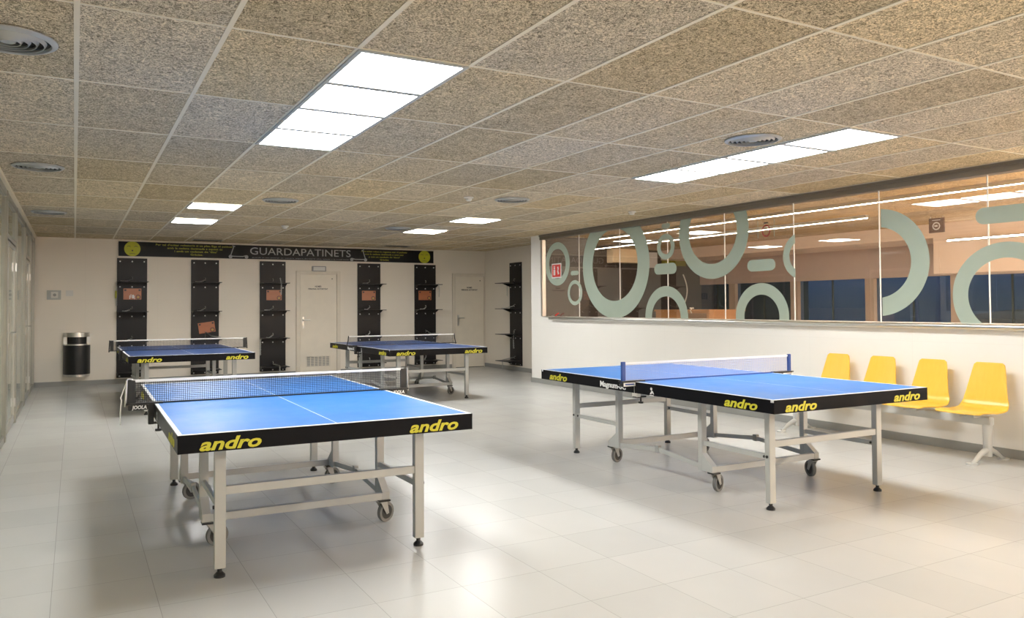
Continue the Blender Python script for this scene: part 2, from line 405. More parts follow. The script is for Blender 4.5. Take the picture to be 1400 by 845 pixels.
# window band in the right wall
structure('trim_3', MB().box(XR-.03, XR+.10, Y0, 11.42, WTOP, H-.004).box(XR-.045, XR+.0, Y0, 11.42, WTOP+.055, H-.004), m_trim)
structure('trim_4', MB().box(XR-.02, XR+.06, 11.355, 11.405, SILL, WTOP), m_steel, bevel=.006)
structure('trim_9', MB().box(XR+.061, XR+.17, 11.35, 11.40, SILL, WTOP), m_clad)
structure('trim_5', MB().box(XR-.06, XR+.10, Y0, 11.07, SILL-.055, SILL-.003).cyl((XR-.06, Y0, SILL-.029), (XR-.06, 11.07, SILL-.029), .026, 16), m_alu, smooth=True)
structure('trim_6', MB().box(XR+.0, XR+.1, 11.07, 11.36, SILL-.012, SILL-.002), m_alu)
w1 = setting('window_1')
joints = [10.294-1.0585*k for k in range(13)]
ys = [11.36]+joints
for a, b in zip(ys[:-1], ys[1:]):
    MB().box(XR+.02, XR+.024, b+.003, a-.003, SILL-.004, WTOP+.01).build('glass_pane', m_glass, w1)
for y in joints:
    MB().box(XR+.017, XR+.027, y-.0045, y+.0045, SILL-.004, WTOP+.01).build('pane_joint', m_tape, w1)

# frosted circles stuck on the glass
def clip_poly(poly, keep):
    # Sutherland-Hodgman in (y,z); keep = list of (axis, value, sign)
    for ax, val, sg in keep:
        res = []
        for k in range(len(poly)):
            p, q = poly[k], poly[(k+1) % len(poly)]
            ip = (p[ax]-val)*sg >= 0; iq = (q[ax]-val)*sg >= 0
            if ip: res.append(p)
            if ip != iq:
                t = (val-p[ax])/(q[ax]-p[ax]); res.append((p[0]+t*(q[0]-p[0]), p[1]+t*(q[1]-p[1])))
        poly = res
        if not poly: break
    return poly
XV = XR+.0165
def ring(name, cyy, czz, ro, ri, label, extra=()):
    keep = [(1, SILL-.003, 1), (1, WTOP+.003, -1)]+list(extra)
    mb = MB(); n = 96
    for k in range(n):
        a, b = 2*PI*k/n, 2*PI*(k+1)/n
        q = [(cyy+r*math.cos(t), czz+r*math.sin(t)) for r, t in ((ri,a),(ro,a),(ro,b),(ri,b))]
        q = clip_poly(q, keep)
        if len(q) >= 3: mb.add([(XV, y, z) for y, z in q], [tuple(range(len(q)))])
    o = mb.build(name, m_vinyl); tag(o, label, 'decal', 'frosted shapes on the window band'); return o
def pill(cyy, czz, w, h, label, extra=()):
    r = h/2; pts = []
    for s in (1, -1):
        for k in range(13):
            t = -PI/2+PI*k/12
            pts.append((cyy+s*(w/2-r+r*math.cos(t)), czz+s*r*math.sin(t)))
    pts = clip_poly(pts, [(1, WTOP+.003, -1)]+list(extra))
    o = MB().add([(XV, y, z) for y, z in pts], [tuple(range(len(pts)))]).build('vinyl_bar', m_vinyl)
    tag(o, label, 'decal', 'frosted shapes on the window band')
ring('vinyl_ring', 10.93, 2.072, .37, .255, 'frosted vinyl ring at the far left end of the window, behind the red sign')
ring('vinyl_ring', 10.415, 1.572, .207, .145, 'small frosted vinyl ring low on the glass beside the red sign')
ring('vinyl_ring', 9.37, 1.978, .815, .552, 'biggest frosted vinyl ring, reaching from the sill to the window head')
ring('vinyl_ring', 8.21, 2.172, .18, .105, 'small frosted vinyl ring high on the glass between the two big rings')
ring('vinyl_ring', 8.22, 1.187, .437, .293, 'frosted vinyl arch rising from the sill under the small oval bar')
ring('vinyl_ring', 7.33, 2.305, .612, .42, 'big frosted vinyl ring cut off by the window head, left of the red round sticker')
ring('vinyl_ring', 6.54, 1.212, .404, .265, 'frosted vinyl arch on the sill below the wide bar, mid window')
ring('vinyl_ring', 5.945, 1.91, .267, .177, 'sliver of frosted vinyl ring cut straight at a glass joint', [(0, 6.041, 1)])
ring('vinyl_ring', 5.03, 1.78, .547, .362, 'right half of a large frosted vinyl ring cut at a glass joint', [(0, 4.979, -1)])
ring('vinyl_ring', 3.80, 1.43, .47, .33, 'large frosted vinyl ring at the right edge of the photo, standing on the sill')
pill(10.417, 1.895, .225, .072, 'smallest frosted vinyl bar above the low small ring')
pill(8.225, 1.865, .458, .152, 'frosted vinyl bar between the high small ring and the arch below')
pill(8.205, 2.462, .17, .072, 'short frosted vinyl bar at the window head above a small ring')
pill(6.535, 1.83, .425, .14, 'frosted vinyl bar above the mid window arch')
pill(3.66, 2.147, .78, .152, 'long frosted vinyl bar above the ring at the right edge of the photo')

# stickers and small things at the window
t = thing('fire_notice', 'small red fire notice with white pictograms on the left end of the window', 'sign', (XR+.012, 10.95, 1.955))
MB().box(-.002, .002, -.145, .145, -.125, .125).build('backing', m_wprint, t)
MB().box(-.0035, -.002, -.125, .125, -.105, .105).build('sign_face', m_red, t)
MB().box(-.005, -.0035, .03, .085, -.075, .02).cyl((-.005,.058,.045),(-.0035,.058,.045),.022,14).box(-.005,-.0035,.035,.08,.07,.082).build('pictogram', m_wprint, t)
MB().prism([(-.09,-.05),(-.05,-.07),(-.03,-.01),(-.045,.03),(-.03,.06),(-.06,.075),(-.075,.03),(-.06,0)], 'x', -.005, -.0035).build('pictogram', m_wprint, t)
t = thing('prohibition_sticker', 'small red ring sticker with a black dash on the upper glass', 'sticker', (XR+.012, 6.45, 2.255))
mb = MB()
for k in range(40):
    a, b = 2*PI*k/40, 2*PI*(k+1)/40
    mb.add([(0, r*.062*math.cos(q), r*.072*math.sin(q)-.02) for r, q in ((.8,a),(1,a),(1,b),(.8,b))], [(0,1,2,3)])
mb.build('red_ring', pbr('dark_red_print', (.33,.03,.035), .5), t)
MB().box(-.001, 0, -.032, .032, .066, .082).build('dash', m_dprint, t)
for q in (-1, 1): MB().box(-.001,0,q*.122-.0035,q*.122+.0035,-.10,.11).build('corner_mark', m_vinyl, t)
t = thing('lever_clip', 'small red lever clip with a silver end lying on the left end of the sill', 'clip', (XR-.03, 10.93, SILL-.003))
MB().tube([(0,.10,.012),(0,.05,.02),(0,0,.022)], .011, 8).build('clip_body', m_alu, t)
MB().tube([(0,.0,.02),(0,-.05,.045),(0,-.10,.06)], .012, 8).build('lever', m_red, t)

# ------------------------------------------------------------------ neighbouring room behind the glass
structure('ceiling_office', MB().box(XR2+.1, 17, Y0, 14.0, H+.02, H+.12).box(XR+.1, XR2+.1, Y0, YC-.16, H+.02, H+.12), m_ceil2)
structure('wall_office_back', MB().box(XR2+.12, 17, 13.75, 13.9, 0, H+.1), m_clad)
structure('trim_8', MB().box(XR+.16, XR2+.16, YC-.19, YC-.161, 0, H), m_clad)
structure('wall_office_side', MB().box(XR2+.12, XR2+.15, YC, 13.75, 0, H+.02), m_clad)
structure('trim_7', MB().box(12.0, 13.2, 7.35, 13.75, 2.40, H+.02).box(12.0, 13.2, Y0, 7.35, 1.83, H+.02), m_bulk)
structure('wall_office_far', MB().box(13.2, 13.4, Y0, 13.75, 1.84, H+.1).box(13.2, 13.4, Y0, 13.75, 0, .75), m_recess)
w2 = setting('window_2')
posts = [11.0, 9.29, 7.69, 6.0, 4.4, 2.8, 1.2, -.4, -2.0, 12.7]
for y in posts: MB().box(13.16, 13.34, y-.09, y+.09, .75, 1.84).build('mullion', m_frameb, w2)
sp = sorted(posts+[Y0, 13.75])
for a, b in zip(sp[:-1], sp[1:]):
    if b-a > .3:
        MB().box(13.25, 13.256, a+.09 if a > Y0 else a, b-.09 if b < 13.7 else b, .75, 1.84).build('glass_pane', m_nightglass, w2)
        MB().box(13.235, 13.27, (a+b)/2-.012, (a+b)/2+.012, .75, 1.84).build('glazing_bar', m_dark, w2)
for (x, y0, y1, z, nm) in ((8.5, 1.0, 13.6, H-.015, 'first long ceiling light line behind the window glass, nearest'), (9.9, 7.0, 13.7, H-.015, 'second long ceiling light line behind the window glass')):
    t = thing('linear_light', nm, 'light', (x, (y0+y1)/2, z))
    h = (y1-y0)/2
    MB().box(-.03, .03, -h, h, -.012, .034).build('housing', m_alu, t); MB().box(-.009, .009, -h, h, -.016, -.0125).build('diffuser', m_led, t)
t = thing('linear_light', 'low light line along the beige bulkhead behind the right panes', 'light', (11.98, 4.2, 2.335))
MB().box(-.03, .018, -2.9, 2.9, -.02, .02).build('housing', m_alu, t); MB().box(-.034, -.0305, -2.9, 2.9, -.009, .009).build('diffuser', m_led, t)
t = thing('air_conditioner', 'beige wall air conditioner seen through the big frosted ring', 'air conditioner', (10.93, 13.75, 2.46))
MB().prism([(-.24,-.155),(0,-.155),(0,.16),(-.20,.16),(-.25,.06)], 'x', -.49, .49).build('body', m_acbody, t, bevel=.012)
MB().box(-.46, .46, -.243, -.17, -.163, -.154).build('air_slot', m_dark, t)
t = thing('wooden_counter', 'low orange wooden counter seen through the glass above the sill', 'counter', (10.95, 11.45, 0))
MB().box(-.45, .45, -.75, .75, 0, 1.235).build('cabinet', m_counter, t); MB().box(-.47, .47, -.77, .77, 1.235, 1.27).build('worktop', m_counter, t)
MB().box(-.456,-.45,-.68,-.05,.1,1.2).build('front_panel', pbr('brown_front',(.28,.16,.09),.5), t)
MB().tube([(-.44,-.28,1.19),(-.47,-.28,1.25),(-.44,-.28,1.30)], .012).tube([(-.44,-.33,1.30),(-.44,-.23,1.30)], .012).build('tap', m_cable, t)
o = MB().tube([(12.66+.06*math.sin(k/14*PI)*2+.0, 13.73, 2.08-.74*k/14) for k in range(15)]+[(12.55,13.73,1.30)], .014).build('hanging_cable', m_cable, smooth=True)
tag(o, 'white curved cable hanging on the dark wall behind the glass', 'cable')
t = thing('wall_panel', 'olive green wall panel high on the dark wall behind the glass', 'panel', (12.38, 13.74, 2.35))
MB().box(-.36, .36, -.02, .01, -.07, .07).build('panel', m_olive, t)
t = thing('paper_poster', 'white paper sheet hung on the dark wall behind the small high ring', 'poster', (11.75, 13.745, 2.36))
MB().box(-.14, .14, -.004, .004, -.14, .22).build('sheet', m_wprint, t)
t = thing('hanging_plaque', 'brown square plaque with a white ring symbol behind the half ring', 'sign', (11.0, 6.68, 2.49))
MB().box(-.012, .012, -.11, .11, -.105, .105).build('plate', m_plaque, t)
mb = MB()
for k in range(32):
    a, b = 2*PI*k/32, 2*PI*(k+1)/32
    mb.add([(-.0135, r*math.cos(q), r*math.sin(q)-.01) for r, q in ((.04,a),(.058,a),(.058,b),(.04,b))], [(0,1,2,3)])
mb.box(-.0135,-.013,-.02,.028,-.022,.005).box(-.0135,-.013,-.06,.06,.07,.08).build('symbol', m_wprint, t)
for q in (-1, 1): MB().cyl((0,q*.09,.105),(0,q*.09,.135),.004,8).build('hanger', m_alu, t)
# street outside the far windows
structure('ground', MB().box(13.4, 60, -20, 40, -.3, -.2), m_ground)
for k, (x, y, s, lb) in enumerate(((24, 11, 1.0, 'dark clipped hedge far outside the office windows, left one'), (27, 4, 1.3, 'dark clipped hedge far outside the office windows, right one'))):
    mb = MB()
    rnd = random.Random(k)
    prof = [(0,0),(1.6,0),(1.75,.5),(1.5,1.0+.1*s),(.8,1.3*s),(0,1.4*s)]
    mb.lathe([(r*1.8*s, z*1.05) for r, z in prof], 24)
    o = mb.build('hedge', m_hedge, smooth=True); o.location = (x, y, -.2); tag(o, lb, 'hedge')

# ------------------------------------------------------------------ left glass partition
wl = setting('wall_left')
pposts = [-2.9, -.6, 1.7, 3.3, 5.6, 7.2, 9.2, 10.73, 12.52, 14.0, 15.22]
for y in pposts:
    MB().box(XL-.06, XL+.012, y-.035, y+.035, 0, H-.035).build('post', m_dsteel, wl, bevel=.003)
MB().box(XL-.055, XL+.005, Y0, YB, H-.10, H-.036).build('head_rail', m_dsteel, wl)
doors = {(1.7,3.3): 'door_3', (5.6,7.2): 'door_4', (9.2,10.73): 'door_5', (12.52,14.0): 'door_6'}
for a, b in zip(pposts[:-1], pposts[1:]):
    a1, b1 = a+.037, b-.037
    if (a, b) not in doors:
        MB().box(XL-.026, XL-.016, a1, b1, .07, H-.10).build('glass_panel', m_frost, wl)
        MB().box(XL-.045, XL-.0, a1, b1, 0, .07).build('bottom_rail', m_dsteel, wl)
    else:
        MB().box(XL-.05, XL+.0, a1, b1, 2.10, 2.15).build('transom_rail', m_dsteel, wl)
        MB().box(XL-.026, XL-.016, a1, b1, 2.15, H-.10).build('glass_panel', m_frost, wl)
        d = setting(doors[(a,b)])
        MB().box(XL-.028, XL-.016, a1+.42, b1-.03, .09, 2.06).build('glass_leaf', m_frost, d)
        fr = MB(); fr.box(XL-.036, XL-.006, a1+.38, a1+.43, .02, 2.085).box(XL-.036, XL-.006, b1-.045, b1-.005, .02, 2.085).box(XL-.036, XL-.006, a1+.43, b1-.045, 2.045, 2.085).box(XL-.036, XL-.006, a1+.43, b1-.045, .02, .10)
        fr.build('door_frame', m_steel, d, bevel=.003)
        MB().box(XL-.026, XL-.016, a1, a1+.375, .07, 2.10).build('glass_sidelight', m_frost, d)
        hd = MB().box(XL-.006, XL+.004, a1+.385, a1+.425, .98, 1.20).build('handle_plate', m_alu, d)
        MB().tube([(XL+.004,a1+.405,1.10),(XL+.05,a1+.405,1.10),(XL+.052,a1+.44,1.10),(XL+.052,a1+.53,1.10)], .009, 8).build('lever', m_alu, hd, smooth=True)
        MB().cyl((XL-.002,b1-.03,.20),(XL-.002,b1-.03,.30),.014,10).build('hinge', m_alu, d); MB().cyl((XL-.002,b1-.03,1.80),(XL-.002,b1-.03,1.90),.014,10).build('hinge', m_alu, d)

# ------------------------------------------------------------------ back wall doors
def back_door(name, x0, x1, vent):
    d = setting(name, (0,0,0)); y = YB
    MB().box(x0-.075, x0, y-.03, y, 0, 2.09).box(x1, x1+.0 if x1 > 8.1 else x1+.075, y-.03, y, 0, 2.09).box(x0, x1, y-.03, y, 2.02, 2.09).build('door_frame', m_dframe, d, bevel=.004)
    lf = MB().box(x0+.005, x1-.005, y-.018, y-.001, .012, 2.015).build('door_leaf', m_door, d)
    MB().box(x0, x1, y-.006, y, 0, .012).build('threshold', m_dark, d)
    hp = MB().box(x0+.045, x0+.085, y-.026, y-.018, .93, 1.17).build('handle_plate', m_steel, d)
    MB().tube([(x0+.065,y-.026,1.10),(x0+.065,y-.07,1.10),(x0+.10,y-.075,1.10),(x0+.19,y-.075,1.10)], .010, 8).build('lever', m_steel, hp, smooth=True)
    MB().cyl((x0+.065,y-.026,.985),(x0+.065,y-.034,.985),.014,12).build('lock_cylinder', m_steel, hp)
    c = (x0+x1)/2-.01
    text('lettering', 'NOMÉS', .045, m_dprint, (c, y-.0195, 1.775), parent=d, bold=.0008, width=.13)
    text('lettering', 'PERSONAL AUTORITZAT', .042, m_dprint, (c, y-.0195, 1.725), parent=d, bold=.0008, width=.40)
    MB().cyl((x1-.10,y-.0185,1.935),(x1-.10,y-.023,1.935),.012,12).build('peephole', m_dprint, d)
    if vent:
        v = MB().box(c-.245, c+.255, y-.022, y-.018, .155, .375).build('vent_grille', m_dframe, d)
        for k in range(6):
            xa = c-.225+k*.078
            mb = MB()
            for q in range(9): mb.box(xa, xa+.06, y-.0235, y-.022, .175+q*.021, .175+q*.021+.013)
            mb.build('louvre', m_base, v)
    return d
back_door('door_1', 3.985, 4.745, True)
back_door('door_2', 7.45, 8.165, False)

t = thing('emergency_light', 'white box emergency light on the wall above the vented door', 'light', (4.37, YB, 2.135))
MB().box(-.145, .145, -.05, 0, -.055, .055).build('housing', m_base, t, bevel=.008); MB().box(-.12, .12, -.056, -.05, -.038, .038).build('lens', m_white, t, bevel=.004)
t = thing('intercom_panel', 'square metal intercom panel with a grey button on the left of the back wall', 'intercom', (-.32, YB, 1.595))
MB().box(-.108, .108, -.018, 0, -.082, .082).build('frame', m_diff, t, bevel=.004); MB().box(-.045, .065, -.024, -.018, -.055, .055).build('plate', m_white, t, bevel=.003)
MB().cyl((.012,-.024,0),(.012,-.034,0),.026,18).build('button', m_base, t)
t = thing('switch_plate', 'plain white square switch plate right of the intercom panel', 'switch', (-.08, YB, 1.625))
MB().box(-.058, .058, -.010, 0, -.05, .05).build('plate', m_white, t, bevel=.003); MB().box(-.05, .05, -.014, -.010, -.042, .042).build('rocker', m_white, t, bevel=.002)

# wall bin
t = thing('litter_bin', 'black and steel wall litter bin with an open hood on the back wall', 'bin', (.04, YB, .17))
def half(prof, rx, dep, n=24):
    vs = []; fs = []; k = len(prof)
    for q in range(n+1):
        a = PI+PI*q/n
        for s, z in prof: vs.append((rx*s*math.cos(a), dep*s*math.sin(a), z))
    for q in range(n):
        fs += [(q*k+p, (q+1)*k+p, (q+1)*k+p+1, q*k+p+1) for p in range(k-1)]
    return MB().add(vs, fs)
half([(0,.035),(1,.035),(1,.545),(0,.545)], .212, .25).build('body', m_black, t, smooth=True)
half([(0,0),(.97,0),(.97,.03),(1.01,.033),(1.01,.038),(0,.038)], .212, .25).build('base_band', m_alu, t, smooth=True)
half([(0,.545),(.98,.545),(.98,.565),(0,.565)], .212, .25).build('rim_band', m_alu, t, smooth=True)
half([(0,.69),(.99,.69),(.99,.765),(0,.765)], .212, .25).build('hood', m_alu, t, smooth=True)
half([(0,.565),(.70,.565),(.70,.69),(0,.69)], .212, .22).build('opening', m_black, t, smooth=True)
MB().box(-.207,-.155,-.06,-.002,.56,.70).build('side_cheek', m_alu, t); MB().box(.155,.207,-.06,-.002,.56,.70).build('side_cheek', m_alu, t)

# ------------------------------------------------------------------ banner
t = thing('wall_banner', 'long black banner board with large grey lettering along the top of the back wall', 'banner', (0,0,0))
yb = YB-.025
MB().box(.692, 6.917, yb, YB, 2.303, 2.568).build('board', m_banner, t)
MB().box(.692, 6.917, yb-.004, YB, 2.568, 2.576).build('top_edge', m_dframe, t)
text('title_lettering', 'GUARDAPATINETS', .20, m_gprint, (4.02, yb-.002, 2.452), parent=t, width=2.03)
text('small_lettering', 'guarda el teu patinet de manera segura durant la teva estada a la instal·lació', .022, m_gprint, (4.02, yb-.002, 2.335), parent=t, width=1.95)
for k, s in enumerate(("Per tal d'evitar robatoris si us plau lliga el patinet", 'amb la cadena destinada a aquest ús', "i amb un cadenat de 'disc'", 'Gràcies.')):
    text('yellow_lettering', s, .05, m_yeld, (1.99+.012*k, yb-.002, 2.525-.056*k), parent=t, width=(1.36, .98, .76, .22)[k], bold=.0006)
for k, s in enumerate(('Para evitar robos te rogamos atar el patinete', 'con la cadena destinada a este uso', "y con un candado de 'disco'", 'Gracias.')):
    text('yellow_lettering', s, .046, m_yeld, (5.78, yb-.002, 2.518-.056*k), parent=t, width=(1.02, .86, .70, .20)[k], bold=.0006)
def disc(x):
    d = MB().cyl((x, yb-.001, 2.437), (x, yb-.003, 2.437), .135, 40).build('yellow_disc', m_disc, t)
    mb = MB().cyl((x+.0, yb-.003, 2.405), (x+.0, yb-.0042, 2.405), .014, 14)
    for dx in (-.06, .06): mb.tube([(x+dx-.03, yb-.0035, 2.475), (x+dx, yb-.0035, 2.49), (x+dx+.03, yb-.0035, 2.475)], .0045, 6)
    mb.tube([(x-.05, yb-.0035, 2.345), (x, yb-.0035, 2.352), (x+.05, yb-.0035, 2.345)], .004, 6)
    mb.build('disc_print', m_dprint, d)
disc(.92); disc(6.70)
def scooter(x, s):
    P = lambda a, b: (x+s*a, yb-.003, 2.335+b)
    mb = MB().tube([P(0,.018),P(.06,.20)], .008, 6).tube([P(.035,.215),P(.075,.20),P(.085,.205)], .007, 6)
    mb.tube([P(0,.02),P(.06,.012),P(.23,.012),P(.29,.03)], .009, 6)
    mb.cyl((x,yb-.001,2.34),(x,yb-.005,2.34),.034,20).cyl((x+s*.30,yb-.001,2.34),(x+s*.30,yb-.005,2.34),.034,20).build('scooter_icon', m_gprint, t)
scooter(2.64, 1); scooter(5.36, -1)

# ------------------------------------------------------------------ scooter racks
def make_rack(label):
    # local frame: x along the wall, -y into the room, board .50 wide
    t = thing('scooter_rack', label, 'rack', group='black scooter racks')
    MB().box(-.25, .25, -.02, 0, 0, 2.16).build('back_board', m_rack, t)
    for z in (1.725, 1.188, .655, .10):
        s = MB().box(-.25, .25, -.38, -.02, z-.006, z+.006).build('shelf', m_rack, t)
        for sx in (-1, 1):
            MB().prism([(-.02, z-.006), (-.20, z-.006), (-.02, z-.075)], 'x', sx*.235-.004, sx*.235+.004).build('bracket', m_rack, s)
        for dx in (-.2, 0, .2):
            if z < .2: zz = z-.07
            else: zz = z-.085
            MB().cyl((dx, -.02, zz), (dx, -.026, zz), .013, 12).build('screw_cap', m_wprint, t)
        MB().tube([(0,-.02,z+.09),(0,-.05,z+.09),(.0,-.06,z+.06),(0,-.04,z+.045)], .006, 6).build('hook', m_chain, t)
    for dx in (-.2, 0, .2): MB().cyl((dx, -.02, 2.10), (dx, -.026, 2.10), .013, 12).build('screw_cap', m_wprint, t)
    return t
def chain(parent, pts, name='lock_chain', lk=.022):
    # a run of alternating oval links along a polyline
    mb = MB(); P = [Vector(p) for p in pts]; acc = 0; idx = 0
    for a, b in zip(P[:-1], P[1:]):
        d = (b-a); n = max(1, int(d.length/lk)); dn = d.normalized(); o1 = dn.orthogonal().normalized(); o2 = dn.cross(o1)
        for k in range(n):
            c = a+d*((k+.5)/n); w = o1 if idx % 2 else o2; idx += 1
            mb.tube([c-dn*.016, c-dn*.009+w*.009, c+dn*.009+w*.009, c+dn*.016, c+dn*.009-w*.009, c-dn*.009-w*.009, c-dn*.016], .0042, 5)
    return mb.build(name, m_chain, parent, smooth=True)
rack0 = make_rack('black scooter rack nearest the wall litter bin, with a yellow tag on its side')
rack_pos = [(.92, YB), (2.18, YB), (3.447, YB), (5.44, YB), (6.72, YB)]
rl = ['', 'black scooter rack carrying the tilted orange notice', 'black scooter rack just left of the vented door', 'black scooter rack just right of the vented door', 'black scooter rack under the right end of the banner']
racks = [rack0]
for k in range(1, 5):
    c = copy_tree(rack0); c['label'] = rl[k]; racks.append(c)
for r, (x, y) in zip(racks, rack_pos): r.location = (x, y, .105)
r6 = copy_tree(rack0); r6['label'] = 'black scooter rack seen edge on, alone on the recessed right wall'
r6.location = (XR2, 13.915, .115); r6.rotation_euler = (0, 0, -PI/2); r6.scale = (.97, 1, 1)
racks.append(r6)
def droop(z, a, b, dy=-.2): return [(a, dy, z+.012), ((a+b)/2, dy-.03, z+.013), (b, dy+.06, z+.03), (0, -.055, z+.06)]
for ri, zs in ((0, (1.725, 1.188, .655)), (1, (1.725, 1.188)), (2, (1.188, .655)), (3, (1.725, 1.188, .655)), (4, (1.188,))):
    for q, z in enumerate(zs): chain(racks[ri], droop(z, -.2+.03*q, -.06))
chain(racks[1], [(-.0,-.06,.80),(.10,-.08,.72),(.27,-.12,.69)])
chain(racks[2], [(.06,-.39,1.82),(.08,-.39,1.70),(.08,-.37,1.50)]); chain(racks[2], [(0,-.06,.14),(.05,-.39,.13),(.055,-.395,-.08)])
chain(racks[2], [(-.255,-.1,.63),(-.255,-.1,.33)])
chain(racks[4], [(.15,-.385,1.74),(.165,-.39,1.60),(.16,-.385,1.46)]); chain(racks[4], [(0,-.06,.74),(.05,-.2,.67),(.18,-.25,.67)]); chain(racks[4], [(0,-.06,.19),(-.1,-.2,.115)])
chain(racks[5], [(-.25,-.08,1.71),(-.25,-.08,1.46)]); chain(racks[5], [(0,-.06,1.25),(-.1,-.2,1.2),(-.2,-.25,1.2)])
chain(racks[5], [(0,-.06,.73),(.02,-.09,.55),(.02,-.08,.36)]); chain(racks[5], [(0,-.06,.17),(-.22,-.2,.113),(-.26,-.2,.10),(-.26,-.2,-.06)])
chain(racks[0], [(-.258,-.05,1.72),(-.258,-.05,1.30)])
MB().cyl((-.275,-.045,1.50),(-.258,-.045,1.50),.07,24).build('yellow_tag', m_disc, racks[0])
def notice(x, z, rot, label, plain=0):
    t = thing('notice_sign', label, 'sign', (x, YB-.02, z), group='orange notices on the racks'); t.rotation_euler = (0, rot, 0)
    p = MB().box(-.148, .148, -.012, 0, -.10, .10).build('plate', m_orange, t)
    MB().cyl((.095,-.012,-.055),(.095,-.0135,-.055),.042,24).build('dark_ring', m_dprint, p); MB().cyl((.095,-.0135,-.055),(.095,-.0150,-.055),.030,20).build('ring_centre', m_orange, p)
    MB().prism([(.078,-.072),(.112,-.072),(.095,-.038)], 'y', -.0165, -.015).build('triangle', m_yeld, p)
    MB().box(-.135,-.10,-.0135,-.012,.055,.085).build('corner_print', m_dprint, p); MB().box(.10,.135,-.0135,-.012,.055,.085).build('corner_print', m_dprint, p)
    if plain:
        mb = MB()
        for k, (dx, dz, w) in enumerate(((-.05,-.07,.012),(-.03,-.05,.01),(-.005,-.06,.03),(.03,-.075,.01))): mb.box(dx, dx+w, -.0135, -.012, dz-.02, dz+.045)
        mb.build('white_scuff', m_wprint, p)
    return t
notice(.925, 1.615, 0, 'orange notice with white scuffs on the first rack from the left', 1)
notice(2.21, .985+.0, math.radians(-8), 'tilted orange notice on the second rack from the left')
notice(3.47, 1.60, 0, 'orange notice on the rack left of the vented door, a chain hanging over it')
notice(5.43, 1.595, 0, 'orange notice on the rack right of the vented door')
notice(6.71, 1.60, 0, 'orange notice on the rack under the right banner end')

# ------------------------------------------------------------------ ceiling fittings
def make_light():
    t = thing('ceiling_light', 'x', 'ceiling light', group='square ceiling light panels')
    MB().box(-.299,.299,-.299,-.2755,-.012,-.0045).box(-.299,.299,.2755,.299,-.012,-.0045).box(-.299,-.2755,-.2755,.2755,-.012,-.0045).box(.2755,.299,-.2755,.2755,-.012,-.0045).build('frame', m_diff, t)
    MB().box(-.275,.275,-.275,.275,-.0085,-.0045).build('diffuser', m_lamp, t)
    return t
lp = []
for side, xc in (('left', 1.5), ('right', 5.1)):
    for k, w in enumerate(('nearest', 'second', 'third', 'farthest')):
        lp.append((xc, GY+.3+.6*k, f'{w} of the four joined light panels above the {side} front table'))
    lp.append((xc, 9.815, f'lone light panel on the {side}, nearer of the far pair'))
    lp.append((xc, 11.615, f'lone light panel on the {side}, farther of the far pair'))
L0 = make_light()
for k, (x, y, lb) in enumerate(lp):
    o = L0 if k == 0 else copy_tree(L0)
    o.location = (x, y, H); o['label'] = lb
    if lb.startswith('lone'):
        for c in kids(o):
            if c.name.startswith('diffuser'): c.data = c.data.copy(); c.data.materials[0] = m_lamp2
def make_diffuser():
    t = thing('air_diffuser', 'x', 'air vent', group='round air diffusers')
    MB().lathe([(.205,-.004),(.205,-.010),(.188,-.020),(.178,-.020),(.176,-.004)], 48).build('outer_ring', m_diff, t, smooth=True)
    MB().lathe([(0,-.0045),(.178,-.0045),(.178,-.0030),(0,-.0030)], 40).build('dark_core', m_dark, t)
    for r in (.148, .116, .084, .052):
        MB().lathe([(r+.010,-.008),(r,-.024),(r-.003,-.023),(r+.006,-.008)], 48).build('cone_ring', m_diff, t, smooth=True)
    MB().lathe([(0,-.018),(.03,-.020),(.034,-.014),(.028,-.006),(0,-.006)], 24).build('centre_cap', m_diff, t, smooth=True)
    return t
D0 = make_diffuser()
for k, (x, y, lb) in enumerate(((-.28, 4.12, 'round air diffuser in the top left corner of the photo'), (-.29, 7.72, 'round air diffuser over the glass partition, second along'), (-.3, 11.3, 'round air diffuser over the glass partition, farthest'),
        (4.5, 4.112, 'round air diffuser beside the four panels above the right front table'), (4.5, 7.715, 'round air diffuser in the middle of the ceiling'), (2.1, 8.93, 'round air diffuser near the left lone light panels'), (4.5, 11.3, 'round air diffuser beside the farther right lone panel'))):
    o = D0 if k == 0 else copy_tree(D0)
    o.location = (x, y, H); o['label'] = lb
def detector(x, y, lb, s=1.0):
    t = thing('smoke_detector', lb, 'detector', (x, y, H), group='ceiling detectors')
    MB().lathe([(0,-.004),(.055*s,-.004),(.055*s,-.018),(.045*s,-.022),(0,-.022)], 24).build('base', m_white, t, smooth=True)
    MB().lathe([(.036*s,-.022),(.036*s,-.04),(.02*s,-.05),(0,-.05)], 20).build('sensor_dome', m_white, t, smooth=True)
detector(3.95, 7.75, 'white detector on the ceiling left of the middle diffuser')
detector(2.82, 11.7, 'white dome detector on the ceiling before the banner')
detector(6.50, 8.0, 'white detector on the ceiling close to the window band', .9)
for x, y, lb in ((2.15, 14.82, 'dark slotted vent in the ceiling above the left part of the banner'), (5.82, 14.68, 'dark slotted vent in the ceiling above the right part of the banner')):
    t = thing('slot_vent', lb, 'air vent', (x, y, H), group='slot vents by the banner')
    MB().box(-.27, .27, -.12, .12, -.008, -.0045).build('frame', m_greyd, t)
    mb = MB()
    for q in range(5): mb.box(-.25, .25, -.1+q*.042, -.075+q*.042, -.0095, -.008)
    mb.build('slots', m_dark, t)

